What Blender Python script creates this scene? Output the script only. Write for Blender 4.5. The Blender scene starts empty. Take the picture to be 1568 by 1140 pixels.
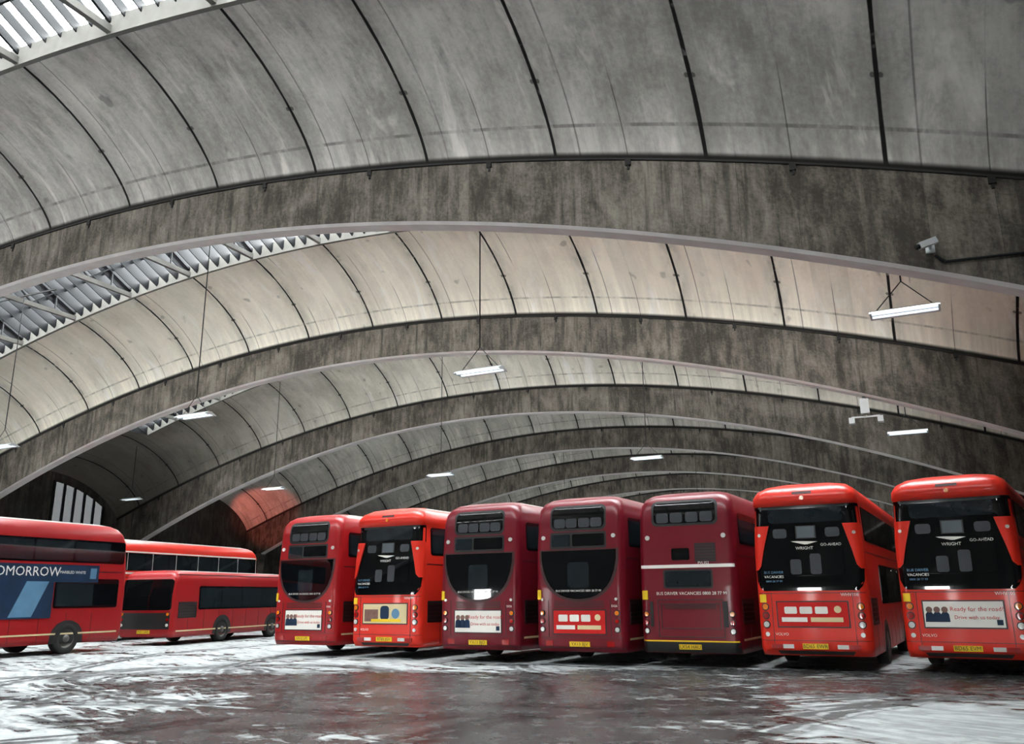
import bpy, math, random
from mathutils import Matrix, Vector
random.seed(4)
sc=bpy.context.scene
# ------------------------------------------------------------ constants
PHI=math.radians(24.2136); N=(math.sin(PHI),math.cos(PHI)); E=(math.cos(PHI),-math.sin(PHI))
D1=17.0; L=13.44; C=-21.155; HALF=29.5; TH=0.55; G=3.51; O1=-24.0
def W(s,n,z=0): return (E[0]*s+N[0]*n, E[1]*s+N[1]*n, z)
def zb(s):
    t=s-C; return 11.889-0.0089*t*t+0.0417e-5*t**4
def zt(s):
    t=s-C; return zb(s)+1.45+0.0014*t*t
LB=L-TH
def prof(m):
    m=min(m,LB-m); return 2.85*math.sin(math.pi/2*max(0,(m/(LB/2)))**.7)
EDGE=4.1; SKT=6.5*G
RIBS=list(range(-2,7))
# ------------------------------------------------------------ materials
def newmat(name):
    m=bpy.data.materials.new(name); m.use_nodes=True
    nt=m.node_tree; b=nt.nodes['Principled BSDF']; return m,nt,b
def lin(c):
    return tuple(((x/255)/12.92 if x/255<=.04045 else ((x/255+.055)/1.055)**2.4) for x in c)+(1,)
def simple(name,c,rough=.5,metal=0,emit=0,coat=0,var=.12,scale=3,spec=.5):
    m,nt,b=newmat(name); col=lin(c)
    n=nt.nodes.new('ShaderNodeTexNoise'); n.inputs['Scale'].default_value=scale; n.inputs['Detail'].default_value=5
    tc=nt.nodes.new('ShaderNodeTexCoord'); nt.links.new(tc.outputs['Object'],n.inputs['Vector'])
    mx=nt.nodes.new('ShaderNodeMix'); mx.data_type='RGBA'
    mx.inputs['A'].default_value=tuple(x*(1-var) for x in col[:3])+(1,)
    mx.inputs['B'].default_value=tuple(min(1,x*(1+var)) for x in col[:3])+(1,)
    nt.links.new(n.outputs['Fac'],mx.inputs['Factor']); nt.links.new(mx.outputs['Result'],b.inputs['Base Color'])
    b.inputs['Roughness'].default_value=rough; b.inputs['Metallic'].default_value=metal; b.inputs['Specular IOR Level'].default_value=spec
    if coat: b.inputs['Coat Weight'].default_value=coat; b.inputs['Coat Roughness'].default_value=.08
    if emit:
        b.inputs['Emission Color'].default_value=col; b.inputs['Emission Strength'].default_value=emit
    return m
class NT:
    def __init__(s,nt): s.nt=nt
    def n(s,t,**k):
        x=s.nt.nodes.new(t)
        for a,v in k.items(): setattr(x,a,v)
        return x
    def l(s,a,b): s.nt.links.new(a,b)
    def math(s,op,a,b=None,c=None,clamp=False):
        x=s.n('ShaderNodeMath',operation=op,use_clamp=clamp)
        for i,v in enumerate((a,b,c)):
            if v is None: continue
            if isinstance(v,(int,float)): x.inputs[i].default_value=v
            else: s.l(v,x.inputs[i])
        return x.outputs[0]
    def noise(s,vec,scale,sx=1,sy=1,sz=1,detail=6,rough=.6,dist=0,loc=(0,0,0)):
        mp=s.n('ShaderNodeMapping'); mp.inputs['Scale'].default_value=(sx,sy,sz); mp.inputs['Location'].default_value=loc; s.l(vec,mp.inputs['Vector'])
        x=s.n('ShaderNodeTexNoise'); x.inputs['Scale'].default_value=scale; x.inputs['Detail'].default_value=detail
        x.inputs['Roughness'].default_value=rough; x.inputs['Distortion'].default_value=dist
        s.l(mp.outputs[0],x.inputs['Vector']); return x.outputs['Fac']
    def ramp(s,v,a,b,lo=0.,hi=1.):
        x=s.n('ShaderNodeMapRange',interpolation_type='SMOOTHSTEP'); s.l(v,x.inputs[0])
        for i,q in enumerate((a,b,lo,hi)): x.inputs[i+1].default_value=q
        return x.outputs[0]
    def mix(s,f,a,b):
        x=s.n('ShaderNodeMix',data_type='RGBA')
        for nm,v in (('Factor',f),('A',a),('B',b)):
            if isinstance(v,(int,float)): x.inputs[nm].default_value=v
            elif isinstance(v,tuple): x.inputs[nm].default_value=v
            else: s.l(v,x.inputs[nm])
        return x.outputs['Result']
    def bump(s,h,b,strength=.3,dist=.02):
        x=s.n('ShaderNodeBump'); x.inputs['Strength'].default_value=strength; x.inputs['Distance'].default_value=dist
        s.l(h,x.inputs['Height']); s.l(x.outputs[0],b.inputs['Normal'])
def vault_mat(name,light,dark,grime=.45,dark_s=None):
    m,nt,b=newmat(name); T=NT(nt)
    uv=T.n('ShaderNodeUVMap').outputs[0]
    sp=T.n('ShaderNodeSeparateXYZ'); T.l(uv,sp.inputs[0]); s,mm=sp.outputs[0],sp.outputs[1]
    def dist(o):
        x=T.math('ADD',T.math('DIVIDE',T.math('SUBTRACT',s,o),G),.5)
        return T.math('MULTIPLY',T.math('ABSOLUTE',T.math('SUBTRACT',T.math('FRACT',x),.5)),G)
    wob=T.noise(uv,.9,detail=3)
    d=T.math('ADD',dist(O1),T.math('MULTIPLY',T.math('SUBTRACT',wob,.5),.05))
    big=T.noise(uv,.28,1,1,1,5,.6,.4); mid=T.noise(uv,1.3,1.6,.7,1,8,.7); streak=T.noise(uv,1.0,4.0,.35,1,6,.65); fine=T.noise(uv,9,1,1,1,4,.7)
    f=T.math('ADD',T.math('MULTIPLY',big,.45),T.math('ADD',T.math('MULTIPLY',mid,.3),T.math('ADD',T.math('MULTIPLY',streak,.2),T.math('MULTIPLY',fine,.16))))
    f=T.ramp(f,.42,.66)
    col=T.mix(f,lin(dark),lin(light))
    dk=lin(tuple(x*.5 for x in dark))
    bw=T.n('ShaderNodeTexWhiteNoise',noise_dimensions='1D'); T.l(T.math('FLOOR',T.math('DIVIDE',T.math('SUBTRACT',s,O1),G/3)),bw.inputs['W'])
    col=T.mix(T.math('MULTIPLY',bw.outputs[0],.18),col,dk)
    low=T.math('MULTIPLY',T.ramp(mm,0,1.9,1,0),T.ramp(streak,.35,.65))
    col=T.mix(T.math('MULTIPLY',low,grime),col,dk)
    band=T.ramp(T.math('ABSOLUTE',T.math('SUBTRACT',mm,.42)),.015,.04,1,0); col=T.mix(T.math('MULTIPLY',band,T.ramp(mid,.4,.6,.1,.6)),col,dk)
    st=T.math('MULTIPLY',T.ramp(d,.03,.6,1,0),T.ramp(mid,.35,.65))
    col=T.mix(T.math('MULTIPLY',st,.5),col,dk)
    spots=T.ramp(T.noise(uv,1.7,1,1,1,2,.4,0,(3,9,0)),.68,.76); col=T.mix(T.math('MULTIPLY',spots,.45),col,dk)
    pale=T.ramp(T.noise(uv,.8,1.5,.5,1,4,.6,.8,(13,4,0)),.58,.7); col=T.mix(T.math('MULTIPLY',pale,.35),col,lin(tuple(min(250,x*1.15) for x in light)))
    if dark_s is not None:
        sf=T.ramp(T.math('ADD',s,T.math('MULTIPLY',big,6)),dark_s-10,dark_s+12,.88,0); col=T.mix(sf,col,lin((62,58,52)))
    ln2=T.math('MULTIPLY',T.ramp(dist(O1+.62),.008,.03,1,0),T.ramp(big,.4,.55))
    col=T.mix(T.math('MULTIPLY',ln2,.6),col,lin((50,48,45)))
    ln3=T.math('MULTIPLY',T.ramp(dist(O1+G/2),.006,.02,1,0),T.ramp(mm,.9,1.6,.7,.1)); col=T.mix(ln3,col,lin((60,58,54)))
    ln=T.ramp(d,.03,.055,1,0)
    brk=T.ramp(T.noise(uv,2.2,1,1.5,1,2),.25,.38,.65,1)
    col=T.mix(T.math('MULTIPLY',ln,brk),col,lin((24,23,22)))
    ds=T.math('SUBTRACT',dist(O1),.07); dm=T.math('SUBTRACT',mm,1.25)
    dot=T.ramp(T.math('SQRT',T.math('ADD',T.math('MULTIPLY',ds,ds),T.math('MULTIPLY',dm,dm))),.035,.06,.7,0); col=T.mix(dot,col,lin((24,23,22)))
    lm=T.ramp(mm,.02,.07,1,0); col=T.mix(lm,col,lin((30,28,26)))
    T.l(col,b.inputs['Base Color']); b.inputs['Roughness'].default_value=.9; b.inputs['Specular IOR Level'].default_value=.2
    h=T.math('SUBTRACT',T.math('MULTIPLY',mid,.5),ln); T.bump(h,b,.4,.03)
    return m
def rib_mat(name,light,dark):
    m,nt,b=newmat(name); T=NT(nt)
    uv=T.n('ShaderNodeUVMap').outputs[0]
    sp=T.n('ShaderNodeSeparateXYZ'); T.l(uv,sp.inputs[0]); s,h=sp.outputs[0],sp.outputs[1]
    st=T.noise(uv,1.5,2.3,.6,1,8,.7,.2); big=T.noise(uv,.45,1,1,1,6,.65,.6); fine=T.noise(uv,12,1,1,1,4,.75)
    fr=T.math('FRACT',T.math('MULTIPLY',s,1/1.17)); 
    bw=T.n('ShaderNodeTexWhiteNoise',noise_dimensions='1D'); T.l(T.math('FLOOR',T.math('MULTIPLY',s,1/.585)),bw.inputs['W'])
    f=T.math('ADD',T.math('MULTIPLY',st,.4),T.math('ADD',T.math('MULTIPLY',big,.38),T.math('ADD',T.math('MULTIPLY',fine,.2),T.math('MULTIPLY',bw.outputs[0],.06))))
    col=T.mix(T.ramp(f,.42,.66),lin(dark),lin(light))
    ln=T.math('MULTIPLY',T.ramp(fr,.0,.02,1,0),T.ramp(big,.4,.6)); col=T.mix(T.math('MULTIPLY',ln,.6),col,lin((30,29,28)))
    hl=T.math('FRACT',T.math('MULTIPLY',h,1/.62)); hln=T.math('MULTIPLY',T.ramp(hl,0,.03,1,0),T.ramp(st,.45,.6)); col=T.mix(T.math('MULTIPLY',hln,.4),col,lin((34,33,32)))
    drip=T.math('MULTIPLY',T.ramp(T.noise(uv,1.1,3.6,.14,1,5,.6,.15,(7,0,0)),.52,.66),T.ramp(big,.36,.6))
    col=T.mix(T.math('MULTIPLY',drip,.6),col,lin(tuple(x*.5 for x in dark)))
    T.l(col,b.inputs['Base Color']); b.inputs['Roughness'].default_value=.92; b.inputs['Specular IOR Level'].default_value=.2
    T.bump(T.math('ADD',st,T.math('MULTIPLY',fine,.4)),b,.5,.03)
    return m
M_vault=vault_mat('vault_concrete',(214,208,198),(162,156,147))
M_vlit=vault_mat('vault_concrete_lit',(253,246,230),(228,220,204),.3)  # paler copy; this bay's stronger light is painted into the base colour
M_vside=vault_mat('vault_concrete_dark_left',(247,240,226),(206,199,185),.3,dark_s=-34+G*19)  # pale vault, base colour darkened towards its left end
M_vnear=vault_mat('vault_concrete_shaded',(212,206,200),(144,139,134),.4)  # darker copy; weaker light of the near bays is put into the colour
M_rib=rib_mat('rib_concrete',(118,111,102),(56,52,47))
M_soffit=simple('soffit_concrete',(200,193,190),.85,var=.2,scale=2)
M_strut=simple('strut_concrete',(104,102,97),.85,var=.2)
M_steel=simple('dark_steel',(17,19,22),.6,.0,spec=.2)
M_dark=simple('dark_joint',(26,24,23),.9)
M_wall=rib_mat('wall_concrete',(84,80,75),(48,45,42))
def glassmat(name,k):
    m,nt,b=newmat(name); T=NT(nt)
    tr=T.n('ShaderNodeBsdfTransparent'); gl=T.n('ShaderNodeBsdfGlossy'); gl.inputs['Roughness'].default_value=.15
    tcn=T.n('ShaderNodeTexCoord'); fz=T.noise(tcn.outputs['Object'],1.2)
    T.l(T.mix(fz,(.65*k,.68*k,.69*k,1),(.95*k,.97*k,.98*k,1)),tr.inputs['Color'])
    ms=T.n('ShaderNodeMixShader'); ms.inputs[0].default_value=.07; T.l(tr.outputs[0],ms.inputs[1]); T.l(gl.outputs[0],ms.inputs[2])
    T.l(ms.outputs[0],nt.nodes['Material Output'].inputs['Surface']); nt.nodes.remove(b); return m
M_gclear=glassmat('rooflight_glass',1.0); M_gdim=glassmat('rooflight_glass_dim',.52); M_gmid=glassmat('rooflight_glass_mid',.75); M_gfar=glassmat('rooflight_glass_far',.36); M_gwall=glassmat('wall_glass_dim',.006)  # tint levels chosen to dim the daylight per bay and at wall windows
# floor
m,nt,b=newmat('wet_concrete_floor'); T=NT(nt)
tc=T.n('ShaderNodeTexCoord').outputs['Object']
def rot(vec,ang,sx,sy):
    mp=T.n('ShaderNodeMapping'); mp.inputs['Rotation'].default_value=(0,0,ang); T.l(vec,mp.inputs['Vector'])
    m2=T.n('ShaderNodeMapping'); m2.inputs['Scale'].default_value=(sx,sy,1); T.l(mp.outputs[0],m2.inputs['Vector']); return m2.outputs[0]
a=T.noise(rot(tc,PHI,.4,.8),.5,detail=8,rough=.6,dist=1.4)
a2=T.noise(rot(tc,-.5,.5,1.4),1.0,detail=7,rough=.58,dist=1.8)
a3=T.noise(rot(tc,.9,.35,1.3),1.4,detail=7,rough=.6,dist=2.4)
c2=T.noise(tc,2.5,detail=8,rough=.7); fine=T.noise(tc,18,detail=4)
sp=T.n('ShaderNodeSeparateXYZ'); T.l(tc,sp.inputs[0]); X,Y=sp.outputs[0],sp.outputs[1]
def blob(cx,cy,rx,ry):
    dx=T.math('DIVIDE',T.math('SUBTRACT',X,cx),rx); dy=T.math('DIVIDE',T.math('SUBTRACT',Y,cy),ry)
    return T.ramp(T.math('ADD',T.math('MULTIPLY',dx,dx),T.math('MULTIPLY',dy,dy)),0,1,1,0)
bl=T.math('ADD',T.math('ADD',blob(-1,13.4,6.5,6),T.math('MULTIPLY',blob(4,18.8,12,3.6),.9)),T.math('MULTIPLY',blob(-5.5,19,5,3),.6))
mixn=T.math('ADD',T.math('ADD',T.math('MULTIPLY',a,.4),T.math('MULTIPLY',a2,.3)),T.math('MULTIPLY',a3,.3))
wet=T.ramp(T.math('ADD',mixn,T.math('MULTIPLY',bl,.125)),.50,.56)
def rings(cx,cy,R,wd,seed):
    dx=T.math('SUBTRACT',X,cx); dy=T.math('SUBTRACT',Y,cy)
    r=T.math('SQRT',T.math('ADD',T.math('MULTIPLY',dx,dx),T.math('MULTIPLY',dy,dy)))
    r=T.math('ADD',r,T.math('MULTIPLY',T.math('SUBTRACT',c2,.5),.15)); r=T.math('ADD',r,T.math('MULTIPLY',T.math('SUBTRACT',a2,.5),.6))
    band=T.ramp(T.math('ABSOLUTE',T.math('SUBTRACT',r,R)),wd*.5,wd,1,0)
    lin_=T.ramp(T.math('ABSOLUTE',T.math('SINE',T.math('MULTIPLY',r,9))),.2,.6)
    nz=T.ramp(T.noise(tc,.6,loc=(seed,0,0)),.36,.5)
    return T.math('MULTIPLY',T.math('MULTIPLY',band,lin_),nz)
tm=None
for i,(cx,cy,R,wd) in enumerate([(-6,20.5,3.0,.5),(-6.8,19.6,4.2,.45),(-4,17,4.6,.5),(-9,16,5.2,.45),(2,24,9.5,.5),(1,26,12.6,.5),(6,8,8,.5),(9,24,9,.5),(-4.5,19,1.9,.45),(12,6,10.4,.5),(-8,21,2.0,.45)]):
    q=rings(cx,cy,R,wd,i*3.7); tm=q if tm is None else T.math('MAXIMUM',tm,q)
dry=T.mix(T.ramp(c2,.3,.7),lin((134,139,140)),lin((168,173,173)))
wetc=T.mix(T.ramp(c2,.3,.7),lin((30,31,32)),lin((54,55,55)))
col=T.mix(T.math('MULTIPLY',T.ramp(a3,.42,.60),.5),dry,lin((82,85,86)))
col=T.mix(T.math('MULTIPLY',wet,.93),col,wetc); col=T.mix(T.math('MULTIPLY',tm,.92),col,lin((16,17,18)))
T.l(col,b.inputs['Base Color'])
ro=T.math('ADD',T.math('MULTIPLY',T.math('SUBTRACT',1,wet),.4),T.math('ADD',.14,T.math('MULTIPLY',c2,.24))); T.l(ro,b.inputs['Roughness'])
T.bump(T.math('ADD',c2,T.math('MULTIPLY',fine,.3)),b,.28,.03)
M_floor=m
# bus materials
MATS=[]; MI={}
def reg(k,m): MI[k]=len(MATS); MATS.append(m)
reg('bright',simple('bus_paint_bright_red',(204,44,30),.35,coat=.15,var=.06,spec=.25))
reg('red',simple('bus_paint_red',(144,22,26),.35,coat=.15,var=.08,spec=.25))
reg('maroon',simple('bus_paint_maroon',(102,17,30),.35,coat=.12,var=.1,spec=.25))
reg('dmaroon',simple('bus_paint_dark_seam',(46,8,12),.4))
reg('glass',simple('bus_dark_glass',(9,11,13),.02,var=.3,coat=.1))
reg('glass2',simple('bus_window_glass',(28,34,38),.03,coat=.2,var=.4))
reg('panel',simple('rear_blind_panel',(76,84,90),.4,var=.2))
reg('seat',simple('seat_back_moquette',(38,42,48),.5,var=.4,scale=8))
reg('black',simple('bus_black_trim',(14,14,15),.5))
reg('tyre',simple('tyre_rubber',(18,18,18),.85))
reg('hub',simple('wheel_hub',(100,98,95),.4,.6))
reg('white',simple('white_vinyl',(222,219,211),.6,var=.05,spec=.2))
reg('yellow',simple('yellow_plate',(222,186,44),.6,var=.05,spec=.2))
reg('lred',simple('tail_lamp_red',(150,12,10),.15,coat=1))
reg('lamber',simple('lamp_amber',(220,120,30),.15,coat=1))
reg('lwhite',simple('lamp_white',(200,200,195),.15,coat=1))
reg('adred',simple('ad_red',(186,30,28),.6,var=.15,spec=.2))
reg('adblue',simple('ad_blue',(22,42,66),.5,var=.5,scale=2,spec=.2))
reg('adsky',simple('ad_light_blue',(84,122,150),.4,var=.3,scale=2,spec=.2))
reg('adskin',simple('ad_portrait',(110,80,70),.6,var=.6,scale=9))
reg('cream',simple('cream_line',(205,188,145),.5))
reg('roof',simple('bus_roof',(140,140,136),.5,var=.15))
# ------------------------------------------------------------ mesh builder
class MB:
    def __init__(s): s.v=[];s.f=[];s.m=[];s.sm=[];s.uv=None
    def add(s,v,f,mat=0,smooth=False):
        o=len(s.v); s.v+=v
        for q in f: s.f.append(tuple(i+o for i in q)); s.m.append(mat); s.sm.append(smooth)
    def box(s,c,d,mat=0,axes=None):
        ax=axes or (Vector((1,0,0)),Vector((0,1,0)),Vector((0,0,1))); c=Vector(c)
        v=[tuple(c+ax[0]*(d[0]*i/2)+ax[1]*(d[1]*j/2)+ax[2]*(d[2]*k/2)) for i in(-1,1) for j in(-1,1) for k in(-1,1)]
        s.add(v,[(0,1,3,2),(4,6,7,5),(0,4,5,1),(2,3,7,6),(0,2,6,4),(1,5,7,3)],mat)
    def rod(s,a,b,r,mat=0,n=6):
        a=Vector(a);b=Vector(b);d=(b-a).normalized(); u=d.orthogonal().normalized(); w=d.cross(u)
        v=[tuple(p+u*(r*math.cos(2*math.pi*i/n))+w*(r*math.sin(2*math.pi*i/n))) for p in(a,b) for i in range(n)]
        s.add(v,[(i,(i+1)%n,n+(i+1)%n,n+i) for i in range(n)]+[tuple(range(n-1,-1,-1)),tuple(range(n,2*n))],mat,n>8)
    def bar(s,a,b,w,h,mat=0):
        a=Vector(a);b=Vector(b);d=b-a;l=d.length;d.normalize(); side=d.cross(Vector((0,0,1)))
        if side.length<1e-3: side=Vector((1,0,0))
        side.normalize(); up=side.cross(d); s.box((a+b)/2,(l,w,h),mat,(d,side,up))
    def obj(s,name,mats,loc=(0,0,0),rot=0):
        me=bpy.data.meshes.new(name); me.from_pydata(s.v,[],s.f)
        for m in mats: me.materials.append(m)
        me.polygons.foreach_set('material_index',s.m); me.polygons.foreach_set('use_smooth',s.sm)
        if s.uv:
            ul=me.uv_layers.new(name='UVMap')
            for lp in me.loops: ul.data[lp.index].uv=s.uv[lp.vertex_index]
        me.update(); o=bpy.data.objects.new(name,me); bpy.context.collection.objects.link(o)
        o.location=loc; o.rotation_euler=(0,0,rot); return o
AX=(Vector((E[0],E[1],0)),Vector((N[0],N[1],0)),Vector((0,0,1)))
# ------------------------------------------------------------ ribs
def make_rib(r):
    n0=D1+L*r; B=MB(); B.uv=[]; us=r*71.0
    S=[C-HALF+i*(2*HALF)/118 for i in range(119)]
    def strip(fa,fb,mat,cols=2):
        o=len(B.v)
        for s in S:
            for k,fn in enumerate((fa,fb)):
                p,uv=fn(s); B.v.append(W(*p)); B.uv.append((uv[0]+us,uv[1]))
        for i in range(len(S)-1):
            B.f.append((o+2*i,o+2*i+1,o+2*i+3,o+2*i+2)); B.m.append(mat); B.sm.append(False)
    ch=.07
    strip(lambda s:((s,n0,zb(s)+ch),(s,0)),lambda s:((s,n0,zt(s)),(s,zt(s)-zb(s))),0)
    strip(lambda s:((s,n0+TH,zb(s)+ch),(s,5)),lambda s:((s,n0+TH,zt(s)),(s,5+zt(s)-zb(s))),0)
    strip(lambda s:((s,n0,zb(s)+ch),(s,0)),lambda s:((s,n0+ch,zb(s)),(s,.1)),1)
    strip(lambda s:((s,n0+ch,zb(s)),(s,0)),lambda s:((s,n0+TH-ch,zb(s)),(s,.5)),1)
    strip(lambda s:((s,n0+TH-ch,zb(s)),(s,0)),lambda s:((s,n0+TH,zb(s)+ch),(s,.1)),1)
    strip(lambda s:((s,n0,zt(s)),(s,0)),lambda s:((s,n0+TH,zt(s)),(s,.5)),0)
    def addbox(s,dz,w,h,d,mat):
        c=W(s,n0-d/2,zt(s)+dz)
        B.box(c,(w,d,h),mat,AX); B.uv+=[(s,0)]*8
    k=-8
    while O1+G*k<C+HALF-1:
        s=O1+G*k+.5*G
        if C-HALF+1<s<C+HALF-1: addbox(s,-.09,.13,.16,.05,2); addbox(s,-.2,.05,.14,.03,2)
        k+=1
    for i in range(len(S)-1):
        sm=(S[i]+S[i+1])/2; a=Vector(W(S[i],n0-.02,zt(S[i])-.01)); b=Vector(W(S[i+1],n0-.02,zt(S[i+1])-.01))
        B.bar(a,b,.04,.045,2); B.uv+=[(sm,0)]*8
    for sg in(-1,1):
        k=len(B.v); pts=[(HALF,0),(HALF-1.0,0),(HALF-1.7,zb(C+HALF-1.7)+.1),(HALF,zb(C+HALF)+.6)]
        for n in(n0-.05,n0+TH+.05):
            for t,z in pts: B.v.append(W(C+sg*t,n,z)); B.uv.append((t*1.3,z))
        for q in [(0,1,2,3),(7,6,5,4),(0,4,5,1),(1,5,6,2),(2,6,7,3),(3,7,4,0)]: B.f.append(tuple(k+i for i in q)); B.m.append(0); B.sm.append(False)
    B.obj('arched_roof_rib',[M_rib,M_soffit,M_dark])
for r in RIBS: make_rib(r)
# ------------------------------------------------------------ vaults + skylights
SS=sorted(set([C-HALF+i*.5 for i in range(119)]+[C-SKT,C+SKT]))
MM=[0,.04,.1,.2,.35,.55,.8,1.1,1.45,1.9,2.4,2.95,3.5,EDGE,4.7,5.4,LB/2]; MM=MM+[LB-x for x in MM[-2::-1]]
def make_vault(r):
    n0=D1+L*r+TH; B=MB(); B.uv=[]; us=r*G*19
    for s in SS:
        for m in MM: B.v.append(W(s,n0+m,zt(s)+prof(m))); B.uv.append((s+us,min(m,LB-m)))
    w=len(MM)
    for i in range(len(SS)-1):
        for j in range(w-1):
            sm=(SS[i]+SS[i+1])/2; m=(MM[j]+MM[j+1])/2
            if abs(sm-C)<SKT and EDGE<m<LB-EDGE: continue
            B.f.append((i*w+j,i*w+j+1,(i+1)*w+j+1,(i+1)*w+j)); B.m.append(0); B.sm.append(True)
    B.obj('ceiling',[M_vnear if r<0 else (M_vlit if r==0 else (M_vside if r==1 else M_vault))])
    K=MB(); pe=prof(EDGE); KH=.45
    S2=[s for s in SS if abs(s-C)<=SKT+1e-6]
    for i in range(len(S2)-1):
        for m in(EDGE,LB-EDGE):
            a=Vector(W(S2[i],n0+m,zt(S2[i])+pe+KH/2-.08)); b=Vector(W(S2[i+1],n0+m,zt(S2[i+1])+pe+KH/2-.08)); K.bar(a,b,.14,KH+.1,0)
    mid=LB/2; rise=1.1
    ss=[]
    s=O1-12*G
    while s<C+SKT:
        if s>C-SKT: ss.append(s)
        s+=G
    for s in ss:
        z=zt(s)+pe
        K.bar(W(s,n0+EDGE,z+.02),W(s,n0+LB-EDGE,z+.02),.16,.2,1)
        K.bar(W(s,n0+EDGE,z+KH-.2),W(s,n0+mid,z+KH+rise-.2),.07,.12,2); K.bar(W(s,n0+mid,z+KH+rise-.2),W(s,n0+LB-EDGE,z+KH-.2),.07,.12,2)
        K.bar(W(s,n0+EDGE+1.15,z+.1),W(s,n0+EDGE+1.15,z+KH+rise*.5),.06,.06,2)
        K.bar(W(s,n0+LB-EDGE-1.15,z+.1),W(s,n0+LB-EDGE-1.15,z+KH+rise*.5),.06,.06,2)
        K.bar(W(s,n0+mid,z+.1),W(s,n0+EDGE+1.15,z+KH+rise*.5),.06,.06,2)
        K.bar(W(s,n0+mid,z+.1),W(s,n0+LB-EDGE-1.15,z+KH+rise*.5),.06,.06,2)
    for m,dz in ((EDGE+1.15,KH+rise*.5-.1),(mid,KH+rise-.1),(LB-EDGE-1.15,KH+rise*.5-.1)):
        for i in range(0,len(S2)-1):
            K.bar(W(S2[i],n0+m,zt(S2[i])+pe+dz),W(S2[i+1],n0+m,zt(S2[i+1])+pe+dz),.08,.14,2)
    dep=.28 if r<0 else .62; s=C-SKT  # bar depth exaggerated so slanting views through the glazing go dark
    while s<C+SKT:
        z=zt(s)+pe+KH+.08-dep/2
        K.bar(W(s,n0+EDGE,z),W(s,n0+mid,z+rise),.04,dep,2); K.bar(W(s,n0+mid,z+rise),W(s,n0+LB-EDGE,z),.04,dep,2)
        s+=.585
    o=len(K.v)
    for s in S2:
        z=zt(s)+pe+KH+.13
        K.v+= [W(s,n0+EDGE,z),W(s,n0+mid,z+rise),W(s,n0+LB-EDGE,z)]
    for i in range(len(S2)-1):
        for j in(0,1): K.f.append((o+3*i+j,o+3*i+j+1,o+3*i+j+4,o+3*i+j+3)); K.m.append(3); K.sm.append(False)
    for e in(0,len(S2)-1):
        s=S2[e]; z=zt(s)+pe; K.add([W(s,n0+EDGE,z-.1),W(s,n0+LB-EDGE,z-.1),W(s,n0+LB-EDGE,z+KH+.13),W(s,n0+mid,z+KH+rise+.13),W(s,n0+EDGE,z+KH+.13)],[(0,1,2,3,4)],2)
    K.obj('window_%d'%(r+3),[M_strut,M_strut,M_steel,M_gdim if r<0 else (M_gclear if r==0 else (M_gmid if r==1 else M_gfar))])
    for a in range(2):
        s0=C-SKT+(2*SKT)*(a+.5)/2; zz=zt(s0)+pe+KH+rise+2.0
        ld=bpy.data.lights.new('skylight_portal','AREA'); ld.shape='RECTANGLE'; ld.size=2*SKT/2+1; ld.size_y=LB-2*EDGE+.8
        ld.cycles.is_portal=True
        lo=bpy.data.objects.new('skylight_portal',ld); bpy.context.collection.objects.link(lo)
        sl=(zt(s0+1)-zt(s0-1))/2
        ex=Vector((E[0],E[1],sl)).normalized(); ey=Vector((N[0],N[1],0)); ez=ex.cross(ey)
        if ez.z<0: ez=-ez; ey=-ey
        lo.matrix_world=Matrix.Translation(W(s0,n0+mid,zz))@Matrix((ex,ey,ez)).transposed().to_4x4()
for r in RIBS[:-1]: make_vault(r)
# ------------------------------------------------------------ walls
def side_wall(sg,name):
    s=C+sg*HALF; B=MB(); B.uv=[]
    def quad(n1,n2,z1a,z1b,z2a,z2b,mat=0,off=0):
        k=len(B.v)
        B.v+= [W(s+off,n1,z1a),W(s+off,n2,z2a),W(s+off,n2,z2b),W(s+off,n1,z1b)]; B.uv+=[(n1,z1a),(n2,z2a),(n2,z2b),(n1,z1b)]
        B.f.append((k,k+1,k+2,k+3)); B.m.append(mat); B.sm.append(False)
    zE=zt(s); MA,MZ=7.6,11.6
    MW=sorted(set(MM+[MA,MZ]))
    for r in RIBS[:-1]:
        n0=D1+L*r+TH; win=r in(-1,1)
        quad(n0-TH,n0,0,zE,0,zE)
        for j in range(len(MW)-1):
            a,b=MW[j],MW[j+1]; za,zc=zE+prof(a),zE+prof(b)
            if win and MA<=(a+b)/2<=MZ:
                quad(n0+a,n0+b,0,5.9,0,5.9); quad(n0+a,n0+b,za-.6,za,zc-.6,zc); quad(n0+a,n0+b,5.9,za-.6,5.9,zc-.6,1)
            else: quad(n0+a,n0+b,0,za,0,zc)
        if win:
            m=MA
            while m<=MZ+.01:
                top=zE+prof(m)-.55
                B.box(W(s-sg*.06,n0+m,(5.9+top)/2),(.1,.16,top-5.9),2,AX); B.uv+=[(0,0)]*8
                m+=.8
            B.box(W(s-sg*.06,n0+(MA+MZ)/2,5.9),(.16,MZ-MA+.1,.14),2,AX); B.uv+=[(0,0)]*8
    B.obj(name,[M_wall,M_gwall,M_steel])
side_wall(-1,'wall_left'); side_wall(1,'wall_right')
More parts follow.
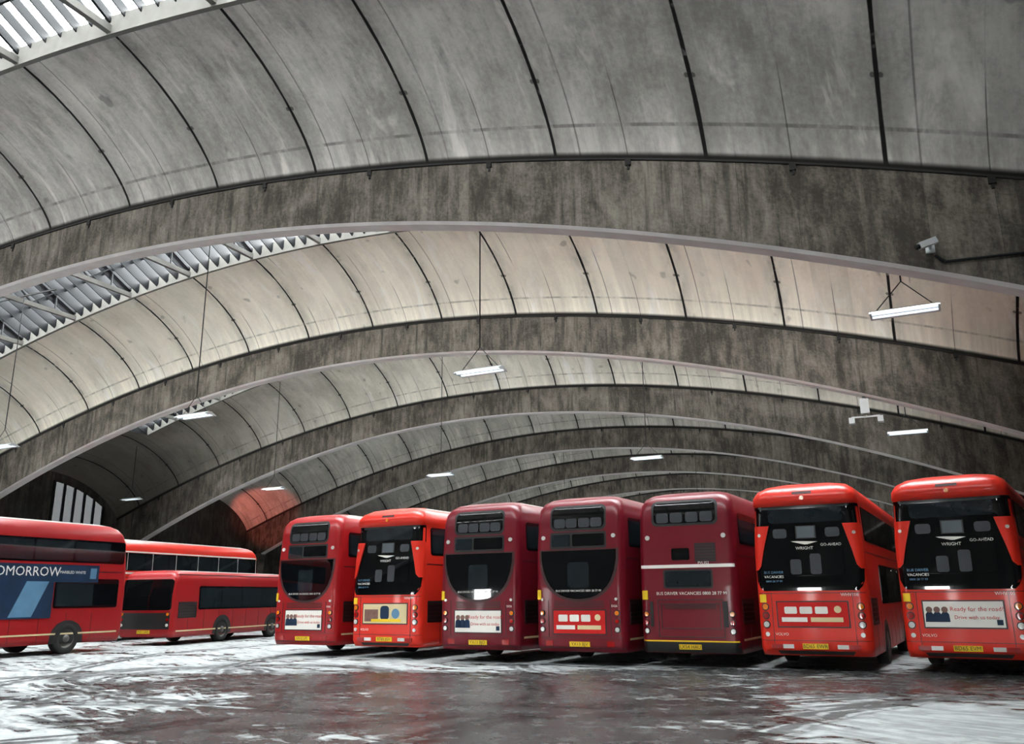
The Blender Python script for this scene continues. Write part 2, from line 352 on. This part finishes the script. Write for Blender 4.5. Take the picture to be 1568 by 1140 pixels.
def end_wall(n,name,doors=(),dh=3.4):
    B=MB(); B.uv=[]
    S=sorted(set([C-HALF+i for i in range(0,60)]+[x for d in doors for x in d]))
    for i in range(len(S)-1):
        a,b=S[i],S[i+1]; k=len(B.v); mid=(a+b)/2
        z0=dh if any(d[0]<mid<d[1] for d in doors) else 0
        B.v+=[W(a,n,z0),W(b,n,z0),W(b,n,zt(b)+.1),W(a,n,zt(a)+.1)]; B.uv+=[(a,z0),(b,z0),(b,zt(b)),(a,zt(a))]; B.f.append((k,k+1,k+2,k+3)); B.m.append(0); B.sm.append(False)
    for d in doors:
        for x in d: B.box(W(x,n,dh/2),(.2,.3,dh),1,AX); B.uv+=[(0,0)]*8
        B.box(W(sum(d)/2,n,dh),(d[1]-d[0]+.2,.3,.2),1,AX); B.uv+=[(0,0)]*8
    B.obj(name,[M_wall,M_steel])
end_wall(D1+L*RIBS[-1]+TH+.05,'wall_back')
end_wall(D1+L*RIBS[0]-.1,'wall_front',[(-39,-37.2),(-33.5,-31.7),(-11,-9.4),(-3.4,-2)])
B=MB(); B.add([W(C-90,-60),W(C+90,-60),W(C+90,130),W(C-90,130)],[(0,1,2,3)]); B.obj('floor',[M_floor])
# ------------------------------------------------------------ buses
def text_pts(txt,size):
    cu=bpy.data.curves.new('t','FONT'); cu.body=txt; cu.size=size; cu.align_x='CENTER'; cu.align_y='CENTER'; cu.resolution_u=2
    o=bpy.data.objects.new('t',cu); bpy.context.collection.objects.link(o)
    dg=bpy.context.evaluated_depsgraph_get(); dg.update(); me=bpy.data.meshes.new_from_object(o.evaluated_get(dg))
    v=[(q.co.x,q.co.y) for q in me.vertices]; f=[tuple(p.vertices) for p in me.polygons]
    bpy.data.objects.remove(o); bpy.data.curves.remove(cu); bpy.data.meshes.remove(me); return v,f
class Bus(MB):
    def __init__(s,levels,length,paint,roofmat=None):
        super().__init__(); s.lv=levels; s.len=length; s.paint=MI[paint]
        zs=[]
        for i in range(len(levels)-1):
            z0,z1=levels[i][0],levels[i+1][0]; k=max(1,int((z1-z0)/.15))
            zs+=[z0+(z1-z0)*j/k for j in range(k)]
        zs.append(levels[-1][0]); o=len(s.v); ns=7; ztop=levels[-1][0]
        for z in zs:
            w,y0,y1,r=s.prm(z)
            for (cx,cy,a0) in ((w-r,y0+r,-90),(w-r,y1-r,0),(-w+r,y1-r,90),(-w+r,y0+r,180)):
                for k in range(ns):
                    a=math.radians(a0+90*k/(ns-1)); s.v.append((cx+r*math.cos(a),cy+r*math.sin(a),z))
        n=4*ns
        for i in range(len(zs)-1):
            for j in range(n):
                q=(o+i*n+j,o+i*n+(j+1)%n,o+(i+1)*n+(j+1)%n,o+(i+1)*n+j); ym=sum(s.v[t][1] for t in q)/4
                s.f.append(q); s.m.append(MI['roof'] if (zs[i]>ztop-.03 or (zs[i]>ztop-.1 and ym>1.2)) else s.paint); s.sm.append(True)
        s.f.append(tuple(o+j for j in range(n-1,-1,-1))); s.m.append(MI['black']); s.sm.append(False)
        t=o+(len(zs)-1)*n; s.f.append(tuple(t+j for j in range(n))); s.m.append(MI['roof']); s.sm.append(False)
    def prm(s,z):
        lv=s.lv
        if z<=lv[0][0]: q=lv[0]
        elif z>=lv[-1][0]: q=lv[-1]
        else:
            for i in range(len(lv)-1):
                if lv[i][0]<=z<=lv[i+1][0]:
                    f=(z-lv[i][0])/(lv[i+1][0]-lv[i][0]); q=[lv[i][j]*(1-f)+lv[i+1][j]*f for j in range(5)]; break
        return q[1],q[2],s.len-q[3],q[4]
    def mp(s,face,a,z,off):
        w,y0,y1,r=s.prm(z)
        if face in('rear','front'):
            ax=min(abs(a),w-.001); d=0
            if ax>w-r: dx=ax-(w-r); d=r-math.sqrt(max(0,r*r-dx*dx))
            sg=1 if a>=0 else -1
            return (sg*ax,(y0+d-off) if face=='rear' else (y1-d+off),z)
        return ((w+off) if face=='right' else -(w+off),a,z)
    def patch(s,keys,mat,off=.012,face='rear'):
        mat=MI[mat]; keys=sorted(keys); rows=[]
        for i in range(len(keys)-1):
            (z0,l0,r0),(z1,l1,r1)=keys[i],keys[i+1]; k=max(1,int((z1-z0)/.09))
            for j in range(k): f=j/k; rows.append((z0+(z1-z0)*f,l0+(l1-l0)*f,r0+(r1-r0)*f))
        rows.append(keys[-1]); wmax=max(r-l for _,l,r in rows)
        nc=max(2,min(40,int(wmax/.07))) if face in('rear','front') else 2
        v=[];f=[]
        for z,l,r in rows:
            for j in range(nc+1): v.append(s.mp(face,l+(r-l)*j/nc,z,off))
        w=nc+1
        for i in range(len(rows)-1):
            for j in range(nc): f.append((i*w+j,i*w+j+1,(i+1)*w+j+1,(i+1)*w+j))
        s.add(v,f,mat,True)
        loop=[(rows[0][0],rows[0][1]+(rows[0][2]-rows[0][1])*j/nc) for j in range(nc+1)]+[(z,r) for z,l,r in rows[1:]]+[(rows[-1][0],rows[-1][1]+(rows[-1][2]-rows[-1][1])*j/nc) for j in range(nc-1,-1,-1)]+[(z,l) for z,l,r in rows[-2:0:-1]]
        v=[s.mp(face,a,z,off) for z,a in loop]+[s.mp(face,a,z,-.01) for z,a in loop]; n=len(loop)
        s.add(v,[(i,(i+1)%n,n+(i+1)%n,n+i) for i in range(n)],mat)
    def rect(s,l,r,z0,z1,mat,off=.012,face='rear',rad=.0):
        if rad<=0: s.patch([(z0,l,r),(z1,l,r)],mat,off,face); return
        k=[]
        for i in range(5):
            a=math.pi/2*i/4; dx=rad*(1-math.sin(a)); dz=rad*(1-math.cos(a)); k.append((z0+dz,l+dx,r-dx)); k.append((z1-dz,l+dx,r-dx))
        s.patch(k,mat,off,face)
    def frame(s,l,r,z0,z1,mat,t=.02,off=.014):
        s.rect(l,r,z0,z0+t,mat,off); s.rect(l,r,z1-t,z1,mat,off); s.rect(l,l+t,z0,z1,mat,off); s.rect(r-t,r,z0,z1,mat,off)
    def disc(s,a,z,R,mat,off=.03,face='rear'):
        ks=[(z+R*math.sin(t),a-R*math.cos(t)-1e-4,a+R*math.cos(t)+1e-4) for t in [math.radians(x) for x in range(-90,91,18)]]
        s.patch(ks,mat,off,face)
    def text(s,txt,size,a,z,mat,off=.02,face='rear'):
        v,f=text_pts(txt,size); s.add([s.mp(face,a+x,z+y,off) for x,y in v],f,MI[mat])
    def wheel(s,x,y,R=.49,wd=.28):
        sg=1 if x>0 else -1; n=28
        pr=[(0,R*.5),(0,R*.93),(.03,R),(wd-.03,R),(wd,R*.93),(wd,R*.6),(wd-.06,R*.55),(wd-.08,R*.28),(wd+.01,R*.24),(wd+.01,0.001)]
        mt=['tyre']*5+['hub']*4
        o=len(s.v)
        for d,rr in pr:
            for k in range(n):
                t=2*math.pi*k/n; s.v.append((x-sg*wd+sg*d,y+rr*math.cos(t),R+rr*math.sin(t)))
        for i in range(len(pr)-1):
            for k in range(n): s.f.append((o+i*n+k,o+i*n+(k+1)%n,o+(i+1)*n+(k+1)%n,o+(i+1)*n+k)); s.m.append(MI[mt[i]]); s.sm.append(True)
    def arches(s,ys,wb=1.2):
        for y in ys:
            for face,sg in(('right',1),('left',-1)):
                ks=[(.33,y-.64,y+.64),(.6,y-.62,y+.62),(.8,y-.54,y+.54),(.95,y-.4,y+.4),(1.04,y-.2,y+.2),(1.06,y-.08,y+.08)]
                s.patch(ks,'black',.006,face); s.wheel(sg*(s.prm(.6)[0]+.012),y)
    def seats(s,xs,z,h=.2,off=.021):
        for x in xs: s.rect(x-.16,x+.16,z,z+h,'seat',off,rad=.06)
def dd_levels():
    return [(.33,1.23,.06,.1,.2),(.5,1.25,.0,.02,.2),(1.9,1.25,0,0,.2),(2.8,1.25,.03,.05,.2),(3.7,1.23,.07,.15,.22),(3.95,1.2,.12,.25,.24),(4.12,1.12,.22,.4,.28),(4.22,1.0,.38,.6,.32),(4.28,.8,.65,.9,.35),(4.3,.5,1.2,1.5,.3)]
def wr_levels():
    return [(.33,1.23,.08,.1,.2),(.5,1.25,.0,.02,.2),(1.9,1.25,0,0,.2),(2.8,1.24,.06,.05,.2),(3.75,1.2,.12,.15,.24),(3.8,1.22,.0,.25,.26),(3.98,1.2,-.02,.3,.28),(4.14,1.12,.08,.4,.32),(4.26,.95,.3,.6,.35),(4.33,.7,.65,.9,.35),(4.35,.45,1.2,1.5,.3)]
def sides(b,upper=(2.93,3.68),lower=(1.45,2.4),yl=(2.6,9.9),yu=(.5,10.2),line=None,gm='glass',pane='glass2'):
    Ln=b.len
    for face in('right','left'):
        if upper:
            b.rect(yu[0],min(yu[1],Ln-.25),upper[0],upper[1],gm,.008,face,.08)
            y=yu[0]+.08
            while y+1.2<min(yu[1],Ln-.25):
                b.rect(y,y+1.42,upper[0]+.06,upper[1]-.06,pane,.014,face,.06); y+=1.5
        b.rect(yl[0],min(yl[1],Ln-.25),lower[0],lower[1],gm,.008,face,.08)
        y=yl[0]+.08
        while y+1.2<min(yl[1],Ln-.25):
            b.rect(y,y+1.42,lower[0]+.06,lower[1]-.06,'glass2',.014,face,.06); y+=1.5
        if line: b.rect(.3,Ln-.3,line[0],line[0]+.05,line[1],.01,face)
        b.rect(.3,Ln-.3,2.62,2.65,'dmaroon',.006,face)
        for k in range(1,int(Ln)): b.rect(k,k+.012,.4,1.3,'dmaroon',.006,face)
        b.rect(.35,1.5,1.0,1.6,'black',.01,face)
        for q in range(5): b.rect(.38,1.47,1.05+q*.11,1.08+q*.11,'dmaroon',.02,face)
def front(b,double=True):
    b.rect(-1.1,1.1,1.15,2.55,'glass',.01,'front',.15)
    if double: b.rect(-1.15,1.15,2.95,3.8,'glass',.01,'front',.12); b.rect(-.75,.75,2.58,2.9,'black',.012,'front')
    for sg in(-1,1): b.disc(sg*.95,.75,.11,'lwhite',.02,'front'); b.disc(sg*.7,.72,.09,'lwhite',.02,'front')
def plate(b,txt,z=.52):
    b.rect(-.28,.28,z-.06,z+.06,'yellow',.03); b.text(txt,.115,0,z,'black',.035)
def ad(b,l,r,z0,z1,kind):
    b.rect(l-.03,r+.03,z0-.03,z1+.03,'dmaroon',.014)
    w=r-l; h=z1-z0
    if kind=='white':
        b.rect(l,r,z0,z1,'white',.02)
        for i in range(3):
            x=l+w*(.07+.1*i); b.disc(x,z0+h*.68,.065,'adskin',.03); b.patch([(z0+h*.2,x-.09,x+.09),(z0+h*.5,x-.08,x+.08),(z0+h*.6,x-.04,x+.04)],'adblue',.026)
        b.text('Ready for the road?',h*.24,l+w*.67,z0+h*.7,'adred',.026); b.text('Drive with us today',h*.2,l+w*.66,z0+h*.38,'adred',.026)
        b.rect(l+w*.9,r-.04,z0+.05,z0+.16,'adblue',.026)
    elif kind=='red':
        b.rect(l,r,z0,z1,'adred',.02)
        for q in(.1,.32,.54): b.rect(l+w*q,l+w*(q+.18),z0+h*.52,z1-.1,'white',.024,rad=.03)
        b.rect(l+.08,l+w*.42,z0+.1,z0+.2,'white',.024); b.rect(l+w*.47,r-.12,z0+.1,z0+.2,'cream',.024)
        b.disc(l+w*.86,z0+h*.7,.08,'cream',.026)
    else:
        b.rect(l,r,z0,z1,'cream',.02); b.rect(l+.05,l+w*.35,z0+.05,z1-.15,'adskin',.024); b.rect(l+w*.4,l+w*.6,z0+.1,z1-.05,'adblue',.024,rad=.1); b.disc(l+w*.75,(z0+z1)/2,.14,'adsky',.024); b.rect(l+.3,r-.2,z0+.04,z0+.12,'yellow',.026)
def lamps(b,xs,zs,R=.055):
    for z,mt in zip(zs,('lamber','lred','lwhite')):
        for sg in(-1,1): b.disc(sg*xs,z,R+.02,'black',.02); b.disc(sg*xs,z,R,mt,.03)
VAC='BUS DRIVER VACANCIES 0800 28 77 99'
def bus_e(paint,adk,pl,line=(.62,'cream'),pane='glass2',yl=(2.6,9.9)):
    b=Bus(dd_levels(),10.4,paint)
    b.rect(-.8,.8,3.36,4.03,'black',.008,rad=.16); b.rect(-.75,.75,3.42,3.97,'glass',.016,rad=.14); b.seats((-.52,-.18,.18,.52),3.44,.24)
    b.rect(-.8,.8,2.9,3.33,'black',.008,rad=.05); b.rect(-.75,-.22,2.96,3.27,'glass2',.016,rad=.04); b.rect(-.16,.75,2.96,3.27,'glass',.016,rad=.04)
    U=[(2.85,1.06),(2.6,1.05),(2.35,1.0),(2.1,.9),(1.95,.8),(1.82,.66),(1.72,.5),(1.66,.32),(1.63,.1)]
    b.patch([(z-.05 if z<2.8 else z+.03,-x-.06,x+.06) for z,x in U],'dmaroon',.006)
    b.patch([(z,-x,x) for z,x in U],'glass',.014)
    b.rect(-.3,.3,1.9,2.55,'glass2',.02,rad=.08)
    b.rect(-1.0,1.0,2.86,2.875,'dmaroon',.02)
    b.text(VAC,.075,0,1.83,'white',.022)
    b.rect(-1.2,1.2,.68,.69,'dmaroon',.01); b.rect(-1.2,1.2,.42,.44,'dmaroon',.01)
    for sg in(-1,1):
        b.rect(*sorted((sg*.86,sg*.875)),.68,1.6,'dmaroon',.01)
        b.disc(sg*1.0,3.2,.055,'lwhite',.03); b.disc(sg*1.03,1.62,.035,'lwhite',.03)
    for q in range(4): b.rect(-.7,.7,1.42+q*.045,1.44+q*.045,'dmaroon',.012)
    ad(b,-.72,.72,.78,1.34,adk); lamps(b,1.04,(1.28,1.08,.88)); plate(b,pl)
    b.rect(-1.2,-1.07,1.62,1.86,'yellow',.03); b.text('E426',.08,.98,1.45,'white',.02)
    for sg in(-1,1): b.rect(*sorted((sg*.75,sg*.95)),.47,.6,'lred',.02)
    sides(b,line=line,pane=pane,yl=yl); b.arches((2.9,8.1)); front(b); return b
def bus_w(adk,pl,code):
    b=Bus(wr_levels(),10.4,'bright')
    b.patch([(1.78,-1.06,1.06),(1.86,-1.14,1.14),(2.0,-1.2,1.2),(2.6,-1.235,1.235),(3.3,-1.215,1.215),(3.76,-1.195,1.195)],'glass',.012)
    for sg in(-1,1):
        ks=[(3.3,.84,1.21),(3.22,.86,1.225),(2.7,1.0,1.235),(2.35,1.08,1.235),(2.26,1.16,1.235)]
        b.patch([(z,min(sg*l,sg*r),max(sg*l,sg*r)) for z,l,r in ks],'bright',.06)
        b.disc(sg*1.08,3.08,.04,'lwhite',.07)
    b.rect(-.85,.85,3.36,3.7,'glass2',.018,rad=.08); b.rect(-.8,.8,2.12,2.85,'glass',.03,rad=.1); b.seats((-.6,.6),3.0,.22,.018)
    b.rect(-.23,.23,2.98,3.28,'black',.022); b.rect(-.2,.2,3.0,3.26,'panel',.026)
    b.text('WRIGHT',.1,-.05,2.75,'white',.04); b.text('GO-AHEAD',.09,.55,2.82,'white',.04); b.patch([(2.84,-.05,.02),(2.9,-.3,.25),(2.92,-.35,-.2)],'white',.036)
    b.rect(.05,.3,2.15,2.62,'seat',.034,rad=.05); b.rect(-.4,-.15,2.15,2.5,'seat',.034,rad=.05)
    b.text('BUS DRIVER',.085,-.8,2.2,'adsky',.036); b.text('VACANCIES',.085,-.8,2.1,'white',.036); b.text('0800 28 77 99',.065,-.8,2.0,'adsky',.036)
    b.rect(-.22,.22,4.03,4.09,'dmaroon',.01)
    b.disc(0,3.93,.05,'lamber',.03); 
    ad(b,-.78,.78,.98,1.52,adk)
    b.text(code,.1,.85,1.68,'white',.02); b.text('VOLVO',.09,-.72,.8,'white',.02)
    b.rect(-1.22,1.22,.66,.672,'dmaroon',.01); b.rect(-1.2,1.2,1.72,1.735,'dmaroon',.01)
    for sg in(-1,1):
        b.rect(*sorted((sg*.9,sg*.912)),.45,1.72,'dmaroon',.01)
        b.disc(sg*1.05,.8,.05,'lwhite',.03)
    b.patch([(.36,-.8,.8),(.44,-.86,.86)],'black',.015)
    lamps(b,1.06,(1.42,1.22,1.02),.065); plate(b,pl,.54); b.rect(-1.18,-1.02,1.52,1.7,'yellow',.03)
    for sg in(-1,1): b.rect(*sorted((sg*.48,sg*.72)),.49,.58,'lwhite',.02); b.rect(*sorted((sg*.74,sg*.98)),.49,.58,'lred',.02)
    sides(b,upper=(2.9,3.7)); b.arches((2.9,8.1)); front(b); return b
def bus_p(pl):
    b=Bus(dd_levels(),10.4,'maroon')
    b.rect(-.86,.86,3.4,4.05,'black',.008,rad=.15); b.rect(-.8,.8,3.46,3.99,'glass',.016,rad=.12); b.seats((-.57,-.2,.2,.57),3.48,.25)
    b.rect(-.36,.1,2.55,2.84,'glass',.016,rad=.04); b.rect(.24,.76,2.5,2.95,'black',.014)
    for q in range(6): b.rect(.26,.74,2.53+q*.07,2.56+q*.07,'dmaroon',.024)
    b.rect(-1.2,1.2,2.36,2.44,'white',.012); b.text('PVL352',.09,.45,2.47,'white',.025)
    b.rect(-.6,.66,1.86,2.32,'black',.01,rad=.06); b.rect(-.55,.61,1.9,2.28,'glass2',.018,rad=.05)
    b.text('BUS DRIVER VACANCIES 0800 28 77 99',.105,.1,1.74,'white',.02)
    b.frame(-.7,.8,.9,1.5,'dmaroon'); b.frame(-.78,.88,.7,1.6,'dmaroon')
    for q in range(4): b.rect(-.6,.7,1.38+q*.03,1.395+q*.03,'dmaroon',.016)
    b.rect(.86,.98,.95,1.55,'black',.016); b.rect(-.98,-.9,.95,1.55,'black',.016)
    for sg in(-1,1): b.disc(sg*.98,3.12,.06,'lwhite',.03)
    lamps(b,1.08,(1.25,1.05,.85)); b.rect(-1.18,-1.02,1.6,1.82,'yellow',.03)
    b.rect(-1.2,1.2,.6,.63,'yellow',.014); b.rect(-1.22,1.22,.35,.59,'black',.012); plate(b,pl,.48)
    sides(b,line=(.62,'cream')); b.arches((2.9,8.1)); front(b); return b
HD=28.7
def place(b,name,x,y,h):
    b.obj(name,MATS,(x,y,0),-math.radians(h))
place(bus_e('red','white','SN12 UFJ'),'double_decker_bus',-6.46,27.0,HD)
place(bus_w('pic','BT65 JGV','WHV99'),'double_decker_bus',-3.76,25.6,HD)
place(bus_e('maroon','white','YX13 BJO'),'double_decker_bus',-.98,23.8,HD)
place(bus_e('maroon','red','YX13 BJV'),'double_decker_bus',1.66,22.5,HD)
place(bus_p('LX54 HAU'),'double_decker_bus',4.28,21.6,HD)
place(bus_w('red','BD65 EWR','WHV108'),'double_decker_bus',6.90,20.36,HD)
place(bus_w('white','BD65 EVM','WHV105'),'double_decker_bus',9.74,19.1,34.5)
def rearcentre(fx,fy,h,length,front=True):
    h=math.radians(h); e=(math.cos(h),-math.sin(h)); n=(math.sin(h),math.cos(h))
    x=fx-e[0]*1.25-(n[0]*length if front else 0); y=fy-e[1]*1.25-(n[1]*length if front else 0); return x,y
b=bus_e('red','white','LX11 CVA',yl=(7.45,10.0))
b.rect(2.0,7.4,1.15,2.85,'adblue',.024,'right'); b.text('TOMORROW',.42,6.3,2.6,'white',.03,'right')
b.patch([(1.2,5.9,6.7),(2.3,6.4,7.2)],'adsky',.028,'right')
b.rect(7.4,9.1,2.28,2.85,'adblue',.024,'right'); b.text('MARBLED WHITE',.13,8.05,2.6,'white',.03,'right'); b.rect(8.75,9.0,2.4,2.75,'adsky',.028,'right')
x,y=rearcentre(-13.85,31.25,23.5,10.4); place(b,'double_decker_bus',x,y,23.5)
b=bus_e('bright','red','LX60 DVB',line=None,pane='glass2'); b.rect(.3,10.1,2.78,2.86,'white',.014,'right'); b.rect(.5,10.0,3.7,3.76,'white',.014,'right')
for q in range(7): b.rect(.56+q*1.5+.45,.56+q*1.5+.47,2.95,3.68,'white',.02,'right')
x,y=rearcentre(-13.6,46.5,20,10.4); place(b,'double_decker_bus',x,y,20)
lv=[(.3,1.18,.06,.1,.18),(.45,1.2,0,.02,.18),(1.8,1.2,0,0,.18),(2.45,1.18,.06,.1,.2),(2.65,1.12,.14,.25,.22),(2.76,1.0,.3,.45,.26),(2.8,.7,.6,.9,.3)]
b=Bus(lv,9.0,'red')
sides(b,upper=None,lower=(1.3,2.2),yl=(1.6,8.6),line=(.5,'cream')); b.arches((3.3,7.2)); front(b,False)
b.rect(-1.12,1.12,1.3,2.45,'glass',.014,rad=.1); b.rect(-1.1,1.1,.6,1.2,'black',.012); lamps(b,1.02,(1.15,.95,.75)); plate(b,'SN51 UAD',.5)
b.rect(6.2,7.0,.45,2.3,'black',.016,'left'); 
h=math.radians(15.4); x=-13.0-math.cos(h)*1.2; y=33.4+math.sin(h)*1.2
place(b,'single_decker_bus',x,y,15.4)
# ------------------------------------------------------------ pendant lamps
M_lampw=simple('lamp_housing',(180,182,182),.4,.2)
M_tube=simple('lamp_tube',(225,238,250),.4,emit=1.2)
M_cable=simple('black_cable',(18,18,18),.7)
def lamp(x,y,z=8.0,h=27):
    B=MB(); a=math.radians(h); e=Vector((math.cos(a),-math.sin(a),0)); n=Vector((math.sin(a),math.cos(a),0)); u=Vector((0,0,1))
    B.box(u*.06,(1.5,.16,.08),0,(e,n,u))
    v=[]
    for t in(-.75,.75):
        for o,zz in((-.3,-.02),(-.09,.08),(.09,.08),(.3,-.02)): v.append(tuple(e*t+n*o+u*zz))
    B.add(v,[(0,4,5,1),(1,5,6,2),(2,6,7,3),(0,1,2,3),(7,6,5,4)],0)
    for o in(-.13,.13): B.rod(e*-.7+n*o,e*.7+n*o,.03,1,8)
    s=E[0]*x+E[1]*y; nn=N[0]*x+N[1]*y; m=(nn-D1-TH)%L
    top=zt(s)+prof(min(m,LB)) if (m<EDGE or m>LB-EDGE) else zt(s)+prof(EDGE)+.1
    ap=Vector((0,0,.75)); B.rod(ap,(0,0,top-z),.02,2,5)
    for t in(-.62,.62): B.rod(e*t+u*.09,ap,.013,2,5)
    if EDGE<=m<=LB-EDGE: B.bar(Vector((0,0,top-z))-AX[0]*2,Vector((0,0,top-z))+AX[0]*2,.06,.06,2)
    B.obj('pendant_lamp',[M_lampw,M_tube,M_cable],(x,y,z))
for x,y in [(-11.3,29.5),(-.93,23.7),(9.1,18.6),(16.1,34),(6.4,40.1),(-3.87,45.3),(-14.3,50.6),(-24.9,55.4),(-21.6,35.4)]: lamp(x,y)
for s in(-36,-25,-14,-3): q=W(s,66); lamp(q[0],q[1])
B=MB(); s=E[0]*12.0+E[1]*28.2; top=zb(s)-7.5
B.rod((0,0,0),(0,0,top),.05,0,8); B.box((0,0,.35),(.28,.28,.5),0); B.bar((-.45,0,.0),(.45,0,.0),.05,.05,0)
B.box((-.45,0,-.12),(.18,.3,.2),0); B.box((.45,0,-.12),(.18,.3,.2),0)
q=W(s,D1+L+.2); B.obj('ceiling_floodlight',[M_lampw],(q[0],q[1],7.5),-PHI)
B=MB(); B.box((0,-.03,0),(.16,.06,.16),0); B.rod((0,-.05,0),(0,-.28,.05),.03,0,8); B.bar((-.2,-.36,-.04),(.1,-.24,.08),.12,.12,0); B.rod((-.26,-.39,-.065),(-.18,-.355,-.035),.05,1,10)
q=W(1.13,D1); B.obj('security_camera',[M_lampw,M_steel],(q[0],q[1],8.05),-PHI)
B=MB(); 
p=[(1.2,7.9),(1.35,7.75),(2.6,7.7),(4.2,7.55)]
for a,c_ in zip(p[:-1],p[1:]): B.rod(W(a[0],D1-.04,a[1]),W(c_[0],D1-.04,c_[1]),.025,0,8)
B.obj('electrical_conduit',[M_steel])
# ------------------------------------------------------------ light
w=bpy.data.worlds.new('World'); sc.world=w; w.use_nodes=True; nt=w.node_tree; bg=nt.nodes['Background']
T=NT(nt); tcw=T.n('ShaderNodeTexCoord'); g=T.noise(tcw.outputs['Generated'],2.0,detail=4)
T.l(T.mix(T.ramp(g,.3,.7),(.93,.97,1,1),(1,1,.97,1)),bg.inputs['Color']); bg.inputs['Strength'].default_value=52.0
ld=bpy.data.lights.new('red_fill_spot','SPOT'); ld.color=(1,.2,.14); ld.energy=1300; ld.spot_size=math.radians(54); ld.spot_blend=.5; ld.shadow_soft_size=.1  # added spot without a fitting, reddens the far left vault panel
o=bpy.data.objects.new('red_fill_spot',ld); bpy.context.collection.objects.link(o); o.location=W(-47,51,5.0)
d=Vector(W(-48.2,56.5,8.4))-o.location; o.rotation_euler=d.to_track_quat('-Z','Y').to_euler()
# ------------------------------------------------------------ camera
cd=bpy.data.cameras.new('Camera'); cam=bpy.data.objects.new('Camera',cd); bpy.context.collection.objects.link(cam)
cd.sensor_width=36; cd.lens=1322.27/1600*36; cd.clip_end=500
th=math.radians(14.7938); ro=math.radians(.514)
R=Vector((1,0,0)); U=Vector((0,-math.sin(th),math.cos(th))); F=Vector((0,math.cos(th),math.sin(th)))
R2=R*math.cos(ro)-U*math.sin(ro); U2=R*math.sin(ro)+U*math.cos(ro)
M=Matrix((R2,U2,-F)).transposed().to_4x4(); M.translation=(0,0,1.7314); cam.matrix_world=M
sc.camera=cam
sc.view_settings.view_transform='Standard'
